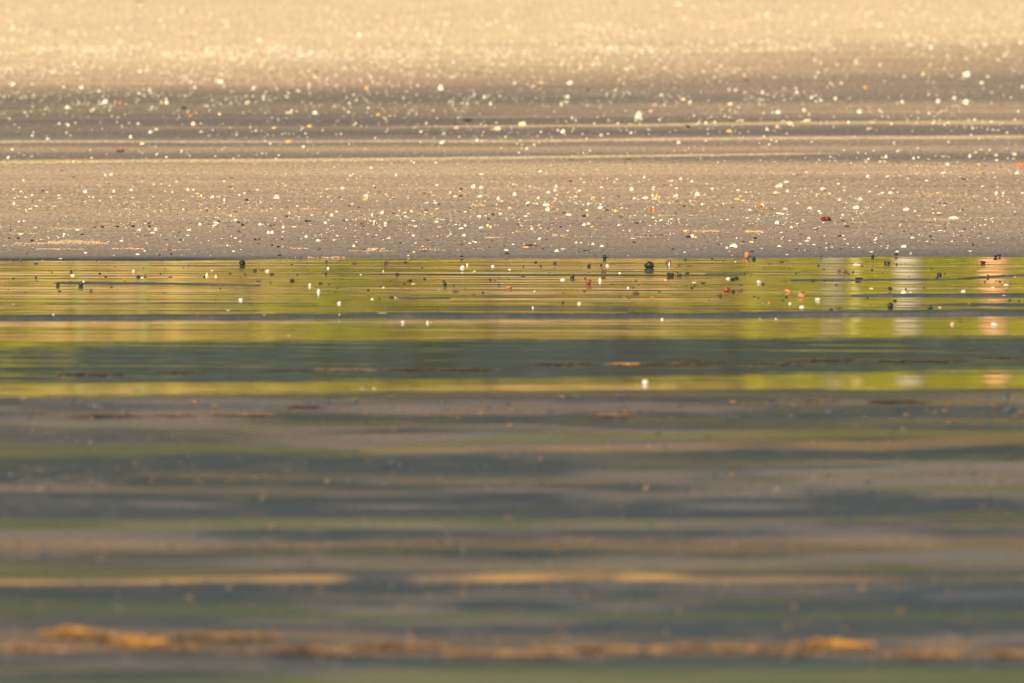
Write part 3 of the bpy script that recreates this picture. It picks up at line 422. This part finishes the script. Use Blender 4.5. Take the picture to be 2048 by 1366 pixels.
for k in sel:
    sel[k].sort(key=lambda i: -(i[2] * i[3])); rest += sel[k][300:]; sel[k] = sel[k][:300]
cells = {}
for k in sel:
    for it in sel[k]:
        bi = next(i for i, b_ in enumerate(BANDS) if it[1] < b_[0]); ci = int(min(7, max(0, it[0] // 256)))
        cells.setdefault((NAMES[it[4]][1], bi, ci), []).append(it)
ORD = ['leftmost', 'second', 'third', 'fourth', 'fifth', 'sixth', 'seventh', 'eighth', 'ninth', 'tenth', 'eleventh', 'twelfth']
for (nm, bi, ci), lst in cells.items():
    lst.sort(key=lambda i: i[0])
    for n_, it in enumerate(lst):
        if len(lst) == 1: lab = f'{nm} {BANDS[bi][1]}, {COLS[ci]}'
        elif n_ == 0: lab = f'leftmost {nm} {BANDS[bi][1]}, {COLS[ci]}'
        elif n_ == len(lst) - 1: lab = f'rightmost {nm} {BANDS[bi][1]}, {COLS[ci]}'
        else: lab = f'{ORD[n_]} {nm} from left {BANDS[bi][1]}, {COLS[ci]}'
        it.append(lab)
for (hx, hy), lab in HAND.items():
    best = min((it for k in sel for it in sel[k]), key=lambda i: (i[0] - hx) ** 2 + (i[1] - hy) ** 2); best[5] = lab
rr = random.Random(3)
for k in ('shell', 'pebble'):
    for it in sel[k]:
        px, py, w_, h_, c_ = it[:5]
        x, Y_, z, t = on_ground(px, py + h_ * .35); gz = surf(x, Y_)
        mpp = t * K; kind = NAMES[c_][0]
        var = rr.randrange(6) if kind == 'pebble' else (rr.choice([0, 1, 2, 3, 4, 5, 6]))
        f_ = 1.15 if (515 < py < 680 and kind == 'pebble') else .92
        W, H = w_ * mpp * f_, h_ * mpp * f_
        o = link({'O': 'pebble'}.get(c_, kind), stone_mesh(kind, var, c_))
        o.scale = (W, W * rr.uniform(.6, .95), H * 1.25)
        o.rotation_euler = (rr.uniform(-.12, .12), rr.uniform(-.15, .15), rr.uniform(-.45, .45))
        o.location = (x, Y_, gz + H * .42)
        tag(o, it[5], 'shell' if kind == 'shell' else 'pebble', 'shells scattered over the beach and shallows' if kind == 'shell' else 'pebbles scattered over the beach and shallows')

# ------------------------------------------------------------------ countless grit
def grit(name, P, c, label):
    """P rows: px, py, w(px), h(px)"""
    V, F = IV1, IF1; Vn = norm(V); nV = len(Vn); out = []; P = np.asarray(P)
    Yv = Yrow(P[:, 1]); zv = zbase(Yv); tv = depth(Yv, zv); xv = (P[:, 0] - 1024) * K * tv
    ji = np.clip(np.searchsorted(ys, Yv), 0, len(ys) - 1); ii = np.clip(np.searchsorted(xs, xv), 0, len(xs) - 1); gz = np.array([surf(a_, b_) for a_, b_ in zip(xv, Yv)])
    W = P[:, 2] * K * tv; H = P[:, 3] * K * tv
    J = RNG.uniform(.75, 1.25, (len(P), nV, 1)); A = RNG.uniform(0, 6.28, len(P))
    B = Vn[None] * J; bx = B[..., 0] * np.cos(A)[:, None] - B[..., 1] * np.sin(A)[:, None]; by = B[..., 0] * np.sin(A)[:, None] + B[..., 1] * np.cos(A)[:, None]
    vx = xv[:, None] + bx * W[:, None]; vy = Yv[:, None] + by * W[:, None] * .8; vz = gz[:, None] + H[:, None] * .3 + B[..., 2] * H[:, None]
    VV = np.stack([vx, vy, vz], -1).reshape(-1, 3); FF = (F[None] + (np.arange(len(P)) * nV)[:, None, None]).reshape(-1, 3)
    o = link(name, mesh_np(name, VV, FF, MAT[c], smooth=False)); tag(o, label, 'grit', None, 'stuff'); return o
def scatter(n, dens, y0, y1, smin, smax, asp=.5):
    out = []
    while len(out) < n:
        px = RNG.uniform(-500, 2548, 4000); py = RNG.uniform(y0, y1, 4000)
        cl = .35 + 1.3 * np.clip(.5 + vnoise(px / 90, py / 14, 71) * .9, 0, 1) ** 2
        ok = RNG.random(4000) < dens(px, py) * cl
        for a, b_ in zip(px[ok], py[ok]):
            s = smin * (smax / smin) ** (RNG.random() ** 1.8); out.append((a, b_, s, s * RNG.uniform(asp * .7, asp * 1.4)))
    return out[:n]
def g_(v, c, s): return np.exp(-((v - c) / s) ** 2)
def up_line(px): return np.interp(px, [0, 400, 800, 1200, 1500, 2048], [100, 112, 112, 104, 98, 78])
d_white = lambda px, py: np.clip(.9 * g_(py, up_line(px), 13) + .35 * g_(py, up_line(px) + 38, 22) * (1.2 - px / 2500) + .20 * g_(py, 190, 24) * (1.25 - px / 2300) + .10 * g_(py, 235, 25) + .16 * g_(py, up_line(px) - 45, 26) + .05, 0, 1)
d_up = lambda px, py: np.clip(.5 * g_(py, up_line(px) + 26, 36) + .4 * g_(py, 205, 40) + .08, 0, 1)
d_mid = lambda px, py: np.clip(.5 * g_(py, 405, 42) * (.35 + .9 * g_(px, 1250, 650)) + .55 * g_(py, 340, 22) * sstep(1600, 1950, px) + .25 * g_(py, 450, 40) + .06, 0, 1)
d_dark = lambda px, py: np.clip(.5 * g_(py, 440, 50) + .2 * g_(py, 390, 40) + .12, 0, 1)
d_low = lambda px, py: np.clip(.7 * g_(py, 545, 30) + .3 * g_(py, 590, 22), 0, 1)
W1 = scatter(9000, d_white, 0, 330, 1.2, 5.0, .8) + scatter(4600, d_mid, 328, 512, .7, 3.8, .6) + scatter(160, d_low, 520, 640, .8, 2.6, .6)
grit('shell_grit', W1 + [i[:4] for i in rest if i[4] == 'w'], 'w', 'fine white shell grit strewn over the whole beach')
W2 = scatter(5000, d_white, 0, 330, 1.2, 4.5, .6) + scatter(2800, d_mid, 328, 512, .8, 4.0, .5) + scatter(120, d_low, 520, 640, .8, 2.6, .6)
grit('cream_grit', W2 + [i[:4] for i in rest if i[4] in 'cpyt'], 'c', 'fine cream shell grit mixed through the sand')
D1 = scatter(1500, d_up, 100, 330, 1.0, 3.6, .6) + scatter(2200, d_dark, 328, 514, .6, 3.4, .4) + scatter(420, d_low, 518, 640, 1.6, 5.0, .85)
grit('dark_grit', D1 + [i[:4] for i in rest if i[4] == 'k'], 'k', 'fine black grit peppered over the damp sand')
D2 = scatter(3200, d_up, 20, 330, 1.2, 3.8, .7) + scatter(1300, d_dark, 328, 514, .8, 3.6, .4) + scatter(160, d_low, 518, 640, 1.5, 4.5, .8)
grit('brown_grit', D2 + [i[:4] for i in rest if i[4] in 'boRr'], 'b', 'fine brown grit mixed with the shells')
d_near = lambda px, py: np.clip(.12 + .5 * g_(py, 820, 22) + .35 * g_(py, 1095, 18) + .4 * g_(py, 1180, 14) + .7 * g_(py, 1292, 24) + .3 * g_(py, 960, 18), 0, 1)
grit('rusty_grit', scatter(1500, d_near, 795, 1345, 4.0, 16.0, .3), 'rustweed', 'scraps of rusty weed and bark strewn over the near wet sand')
grit('pale_grit', scatter(350, d_near, 850, 1345, 3.0, 7.0, .4), 'tan', 'tan grit strewn over the near wet sand')
grit('slate_grit', scatter(1400, d_near, 795, 1345, 4.0, 16.0, .35), 'slate', 'slate grey grit strewn over the near wet sand')
# drifts of coarse golden sand on the smooth strand: x0, x1, row, spread, count
GP = []
for x0, x1, yr, sp_, n_ in [(30, 215, 489, 1.6, 420), (95, 200, 486.5, 2.2, 420), (120, 165, 484.5, 2, 160), (-100, 60, 493, .8, 120), (70, 140, 499.5, .8, 170), (140, 170, 499.5, .6, 40), (225, 290, 498.5, 1, 170), (330, 380, 501, .6, 50),
        (110, 165, 459, 1.2, 80), (20, 70, 469, .8, 60), (580, 620, 499, 1.2, 70), (735, 770, 500, 1.4, 90), (700, 790, 504, 1, 80), (830, 890, 501, 2, 70), (1370, 1440, 465, 1.4, 200), (1490, 1525, 465, 1.8, 190), (1105, 1135, 473, 1.2, 60),
        (1100, 1300, 476, 1.5, 90), (1430, 1540, 408, .6, 50), (1760, 1960, 394, 1, 110), (1830, 1900, 390, 3, 110), (1700, 1735, 447, 1, 60), (1840, 1900, 441, 2.5, 130), (1880, 2048, 437, 1, 60), (420, 470, 493, 1, 40),
        (200, 235, 450, .8, 30), (430, 500, 431, 1, 40), (600, 640, 421, 1.6, 70), (940, 970, 413, 3, 90), (1030, 1100, 466, 1, 50), (1300, 1400, 433, 1, 50), (560, 700, 516, .7, 60)]:
    for _ in range(int(n_ * .6)):
        s = random.uniform(.8, 2.2); u_ = random.random(); GP.append((x0 + (x1 - x0) * u_, random.gauss(yr, sp_ * .6), s * 1.5, s * .55))
grit('golden_grit', GP, 'gold', 'thin drifts of coarse golden sand on the smooth wet strand')

# ------------------------------------------------------------------ seaweed and strands
def ribbon(V, F, p, a, l, w, h, rnd):
    n = 6; base = len(V); ca, sa = math.cos(a), math.sin(a); cur = rnd.uniform(-1, 1)
    for i in range(n + 1):
        t = i / n; aa = a + cur * t; q = w * (.4 + .6 * math.sin(math.pi * min(.95, t + .1)))
        x = p[0] + l * t * math.cos(aa); y = p[1] + l * t * math.sin(aa); z = p[2] + h * math.sin(math.pi * t) + rnd.uniform(0, h * .2)
        for dx, dz in ((-1, 0), (1, 0), (1, w * .3), (-1, w * .3)): V.append((x - dx * q * math.sin(aa), y + dx * q * math.cos(aa), z + dz))
    for i in range(n):
        for k in range(4): j = (k + 1) % 4; F.append((base + 4 * i + k, base + 4 * i + j, base + 4 * i + 4 + j, base + 4 * i + 4 + k))
    F.append((base, base + 1, base + 2, base + 3)); e_ = base + 4 * n; F.append((e_ + 3, e_ + 2, e_ + 1, e_))
def weed(px, py, wpx, hpx, c, label, n=60, seed=0):
    rnd = random.Random(seed + int(px)); x, Y_, z, t = on_ground(px, py + hpx * .4); mpp = t * K; z = surf(x, Y_); far = py < 900; thin = .5 if far else .7
    W, H = wpx * mpp / 2, hpx * mpp * thin; V, F = [], []
    for k in range(5): ribbon(V, F, (-W * (.9 - .4 * k), rnd.gauss(0, .004), 0), 0, W * .6, .003 if far else .012, .001, rnd)
    for i in range(n):
        u_ = rnd.gauss(0, .42); u_ = max(-1, min(1, u_)); ridge = (1 - u_ * u_) * (.7 + .3 * math.sin(u_ * 9 + seed))
        ribbon(V, F, (u_ * W, rnd.gauss(0, .004), rnd.uniform(0, .3) * H * ridge), rnd.choice([0, math.pi]) + rnd.gauss(0, .35 if far else .9), rnd.uniform(.15, .5) * W + .02, .0022 if far else .006, H * .4 * ridge, rnd)
    me = mesh_np('seaweed', V, F, MAT[c]); o = link('seaweed_clump', me, loc=(x, Y_, z + .001)); tag(o, label, 'seaweed', 'seaweed washed up in the near shallows'); return o
for a in [(170, 749, 130, 5, 'weed', 'thin brown seaweed line in dark water at the left'),
          (360, 745, 90, 4, 'weed', 'short faint seaweed strand left of the reddish one'),
          (575, 741, 90, 4, 'weed', 'reddish brown seaweed strand under the dark water band, left of centre'),
          (680, 739, 90, 5, 'rustweed', 'amber brown seaweed strand in dark water, left of the centre'),
          (820, 738, 160, 4, 'weed', 'long low seaweed strand just left of the centre in dark water'),
          (935, 738, 90, 6, 'weed', 'dark brown seaweed strand at the centre of the dark water'),
          (1118, 726, 100, 6, 'weed', 'brown seaweed clump in dark water just right of centre'),
          (1253, 725, 44, 5, 'goldweed', 'small tan seaweed scrap in the seaweed line right of centre'),
          (1330, 724, 160, 5, 'weed', 'long brown seaweed strand right beside the tan scrap'),
          (1400, 721, 90, 5, 'weed', 'brown seaweed strand in the dark water right of centre'),
          (1560, 724, 110, 5, 'weed', 'low purple brown seaweed strand before the rising one'),
          (1655, 716, 110, 7, 'weed', 'rising brown seaweed strand, the tallest of the dark water line'),
          (1800, 718, 90, 5, 'weed', 'thin brown seaweed strand right of the tallest one'),
          (1880, 717, 110, 6, 'weed', 'dark brown seaweed strand near the right in dark water'),
          (2010, 711, 60, 5, 'weed', 'short dark seaweed strand at the right edge of the dark water'),
          (863, 623, 36, 5, 'weed', 'brown seaweed scrap on the near rim of the green water'),
          (1285, 625, 44, 2, 'weed', 'tiny brown seaweed thread on the thin grey sand bar'),
          (610, 816, 50, 12, 'weed', 'small dark peaked seaweed clump in the grey shallows, left of centre'),
          (480, 828, 120, 12, 'rustweed', 'amber seaweed clump in the grey shallows left of the peaked one'),
          (345, 830, 80, 10, 'rustweed', 'faint amber seaweed clump farther left in the grey shallows'),
          (215, 832, 110, 10, 'weed', 'low dark seaweed strand at left in the grey shallows'),
          (1640, 803, 60, 9, 'rustweed', 'amber seaweed scrap in the grey shallows right of centre'),
          (1790, 806, 100, 9, 'weed', 'low brown seaweed strand at right in the grey shallows'),
          (1225, 829, 70, 10, 'rustweed', 'faint tan seaweed clump in grey shallows just right of centre')]:
    weed(*a, n=50, seed=5)
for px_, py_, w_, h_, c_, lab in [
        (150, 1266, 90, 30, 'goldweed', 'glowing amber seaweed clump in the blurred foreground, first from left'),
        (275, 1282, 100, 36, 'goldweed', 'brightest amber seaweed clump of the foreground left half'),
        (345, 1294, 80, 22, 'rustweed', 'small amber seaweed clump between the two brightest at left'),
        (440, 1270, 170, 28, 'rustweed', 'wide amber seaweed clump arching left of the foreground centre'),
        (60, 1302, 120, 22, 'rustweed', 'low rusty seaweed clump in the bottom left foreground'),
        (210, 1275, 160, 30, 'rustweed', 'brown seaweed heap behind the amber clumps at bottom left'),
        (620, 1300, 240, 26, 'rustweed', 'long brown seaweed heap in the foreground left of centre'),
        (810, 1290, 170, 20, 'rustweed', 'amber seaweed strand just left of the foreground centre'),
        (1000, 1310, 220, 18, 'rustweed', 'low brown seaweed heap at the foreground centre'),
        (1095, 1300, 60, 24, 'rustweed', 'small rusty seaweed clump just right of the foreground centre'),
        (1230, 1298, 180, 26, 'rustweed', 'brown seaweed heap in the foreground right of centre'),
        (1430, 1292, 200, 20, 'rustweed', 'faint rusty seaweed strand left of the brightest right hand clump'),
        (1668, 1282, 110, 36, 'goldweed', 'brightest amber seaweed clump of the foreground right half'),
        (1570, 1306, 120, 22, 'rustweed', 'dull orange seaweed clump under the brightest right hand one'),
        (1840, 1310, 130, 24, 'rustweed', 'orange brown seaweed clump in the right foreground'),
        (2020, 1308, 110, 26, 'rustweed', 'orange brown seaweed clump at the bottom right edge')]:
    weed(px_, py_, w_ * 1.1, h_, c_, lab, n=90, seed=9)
def strand(name, px0, py0, px1, py1, rad_px, c, label, cat):
    P = []; rnd = random.Random(int(px0)); n = 14
    for i in range(n + 1):
        f = i / n; x, Y_, z, t = on_ground(px0 + (px1 - px0) * f, py0 + (py1 - py0) * f); P.append((x, Y_ + rnd.uniform(-.01, .01), max(z, ground_z(x, Y_)) + rad_px * K * t * .8, rad_px * K * t * (.5 + .6 * math.sin(math.pi * min(1, f + .15)))))
    V, F = [], []
    for x, y, z, r_ in P:
        for k in range(6): a = k * math.pi / 3; V.append((x, y + r_ * math.cos(a), z + r_ * math.sin(a)))
    for i in range(n):
        for k in range(6): j = (k + 1) % 6; F.append((6 * i + k, 6 * i + j, 6 * i + 6 + j, 6 * i + 6 + k))
    o = link(name, mesh_np(name, V, F, MAT[c])); tag(o, label, cat); return o
strand('reed_stem', 645, 516.5, 692, 515.5, .9, 'c', 'thin pale reed stem lying along the shoreline beside a red pebble', 'reed stem')
strand('reed_stem', 970, 478.5, 1008, 478.0, .6, 'c', 'short pale reed stem on wet sand just left of the centre', 'reed stem')

# ------------------------------------------------------------------ the bank behind the beach: seen only mirrored in the water
def leaves(n, rx, ry, rz, cz, size, seed):
    r = np.random.default_rng(seed); d = r.normal(size=(n, 3)); d /= np.linalg.norm(d, axis=1)[:, None]; rad = r.random(n) ** .4
    lump = 1 + .22 * np.sin(d[:, 0] * 5 + seed) * np.sin(d[:, 2] * 6 + seed * 2) + .15 * np.sin(d[:, 1] * 9)
    P = d * (rad * lump)[:, None] * np.array([rx, ry, rz]) + np.array([0, 0, cz])
    u = r.normal(size=(n, 3)); u /= np.linalg.norm(u, axis=1)[:, None]; v = np.cross(u, r.normal(size=(n, 3))); v /= np.linalg.norm(v, axis=1)[:, None]
    s = size * r.uniform(.6, 1.4, n)[:, None]
    V = np.stack([P - u * s, P + v * s * .45, P + u * s, P - v * s * .45], 1).reshape(-1, 3); F = np.arange(4 * n).reshape(n, 4); return V, F
def trunk_m(h, r0, r1, seed, nl=5):
    rnd = random.Random(seed); V, F = [], []
    def limb(p0, p1, a, b_):
        base = len(V); p0, p1 = Vector(p0), Vector(p1); d = (p1 - p0).normalized(); s1 = d.orthogonal().normalized(); s2 = d.cross(s1)
        for i in range(7):
            t = i / 6; c_ = p0.lerp(p1, t) + s1 * .03 * math.sin(t * 6 + seed); q = a + (b_ - a) * t
            for k in range(8): an = k * math.pi / 4; V.append(tuple(c_ + s1 * q * math.cos(an) + s2 * q * math.sin(an)))
        for i in range(6):
            for k in range(8): j = (k + 1) % 8; F.append((base + 8 * i + k, base + 8 * i + j, base + 8 * i + 8 + j, base + 8 * i + 8 + k))
    limb((0, 0, -.3), (0, 0, h), r0, r1)
    for i in range(nl):
        z = h * rnd.uniform(.65, .95); a = rnd.uniform(0, 6.28); limb((0, 0, z), (math.cos(a) * h * .2, math.sin(a) * h * .2, z + h * .18), r1 * .7, r1 * .2)
    return V, F
def far_z(Y, x=0): return float(PR[0, 2] + (Y - PR[0, 1]) * .002 + far_rise(Y) * bank(x))
shrubA = mesh_np('foliage', *leaves(2600, 1.25, .8, .85, .80, .085, 3), MAT['leaf'], False)
shrubB = mesh_np('foliage', *leaves(2600, 1.1, .8, .75, .70, .085, 5), MAT['leaf2'], False)
shrubC = mesh_np('foliage', *leaves(2200, 1.0, .6, .5, .42, .085, 8), MAT['drygrass'], False)
stemM = mesh_np('stem', *trunk_m(.9, .05, .03, 2, 4), MAT['bark'])
def plant(x, Y, s, me, label, zs=1.0):
    r_ = empty('shrub', (x, Y, far_z(Y, x) - .1)); r_.scale = (s, s, s * zs); r_.rotation_euler.z = random.uniform(0, 6); link('foliage', me, r_); link('stem', stemM, r_)
    tag(r_, label, 'shrub', 'shrubs on the bank behind the beach')
NUM = 'first second third fourth fifth sixth seventh eighth ninth tenth eleventh twelfth thirteenth fourteenth fifteenth sixteenth seventeenth eighteenth nineteenth twentieth'.split()
i = 0; nt = 0
for x in np.arange(-11, 11.1, 1.15):
    plant(x + random.uniform(-.2, .2), 64.3 + random.uniform(-.4, .4), random.uniform(1.35, 1.55) + .12 * math.tanh(x), shrubA if i % 4 != 2 else shrubB, f'sunlit green shrub, {NUM[i]} from left in the row mirrored in the water'); i += 1
for x in np.arange(-11, 11.1, .95):
    if x < -.9 or i % 4 == 0: plant(x + random.uniform(-.2, .2), 62.4 + random.uniform(-.3, .3), random.uniform(.6, .95), shrubC, f'straw coloured tussock, {NUM[nt]} from left at the foot of the green shrubs', random.uniform(1.0, 1.7)); nt += 1
    i += 1
crown = mesh_np('crown', *leaves(9000, 3.4, 2.6, 6.8, 8.0, .26, 12), MAT['dark'], False); trk = mesh_np('trunk', *trunk_m(9, .28, .12, 4, 7), MAT['bark'])
for i, x in enumerate(np.arange(-32, 33, 4.0)):
    t_ = empty('conifer', (x + random.uniform(-.8, .8), 72 + random.uniform(-2, 3), 1.0)); t_.scale = (1, 1, random.uniform(.9, 1.25)); t_.rotation_euler.z = random.uniform(0, 6)
    link('crown', crown, t_); link('trunk', trk, t_); tag(t_, f'tall dark conifer, {NUM[i]} from left in the row behind the shrubs', 'tree', 'dark conifers behind the bank')
under = mesh_np('foliage', *leaves(5000, 3.0, 1.5, 3.0, 2.6, .22, 14), MAT['dark'], False)
for i, x in enumerate(np.arange(-31, 33, 3.4)):
    t_ = empty('bush', (x, 69 + random.uniform(-1, 1), .9)); link('foliage', under, t_); link('stem', stemM, t_); tag(t_, f'dark bush, {NUM[i]} from left under the conifers', 'bush', 'dark bushes under the conifers')
# unseen posts added on the upper beach to mirror as pale upright streaks
def post(px_, wpx, h, c_, lab, seed):
    Yt = 52.0; x = (px_ - 1024) * K * (Yt * cp + 2.7 * sp); rnd = random.Random(seed); rad = wpx * K * 52 / 2; V, F = [], []; n = 12
    for i in range(n + 1):
        t_ = i / n; q = rad * (1.06 - .12 * t_ + rnd.uniform(-.04, .04)) * (.8 if i == n else 1); ox = .02 * math.sin(t_ * 3 + seed)
        for k in range(14): a = k * math.pi / 7; w_ = 1 + .05 * math.sin(a * 5 + seed); V.append((ox + q * w_ * math.cos(a), q * w_ * math.sin(a), -.3 + (h + .3) * t_))
    for i in range(n):
        for k in range(14): j = (k + 1) % 14; F.append((14 * i + k, 14 * i + j, 14 * i + 14 + j, 14 * i + 14 + k))
    V.append((0, 0, h + .01)); F += [(14 * n + k, 14 * n + (k + 1) % 14, len(V) - 1, len(V) - 1) for k in range(14)]
    me = bpy.data.meshes.new('added_post'); me.from_pydata(V, [], [f if f[2] != f[3] else f[:3] for f in F]); me.materials.append(MAT[c_])
    for p in me.polygons: p.use_smooth = True
    o = link('added_post', me, loc=(x, Yt, far_z(Yt, x))); tag(o, lab, 'post')
for a in [(1672, 58, 1.16, 'palebark', 'thicker of two neighbouring pale posts mirrored at right in the green water', 1), (1722, 22, 1.12, 'drybark', 'thin straw coloured post mirrored just right of the thicker pale post', 2),
          (1826, 58, 1.2, 'whitebark', 'whitish post mirrored in the water between the pale and the orange ones', 3), (1992, 58, 1.27, 'redbark', 'orange painted post mirrored near the right edge of the water', 4),
          (148, 20, 1.4, 'drybark', 'straw coloured post mirrored in the yellow water far left', 5), (277, 16, 1.4, 'drybark', 'second straw coloured post mirrored at left in the yellow water', 6)]: post(*a)
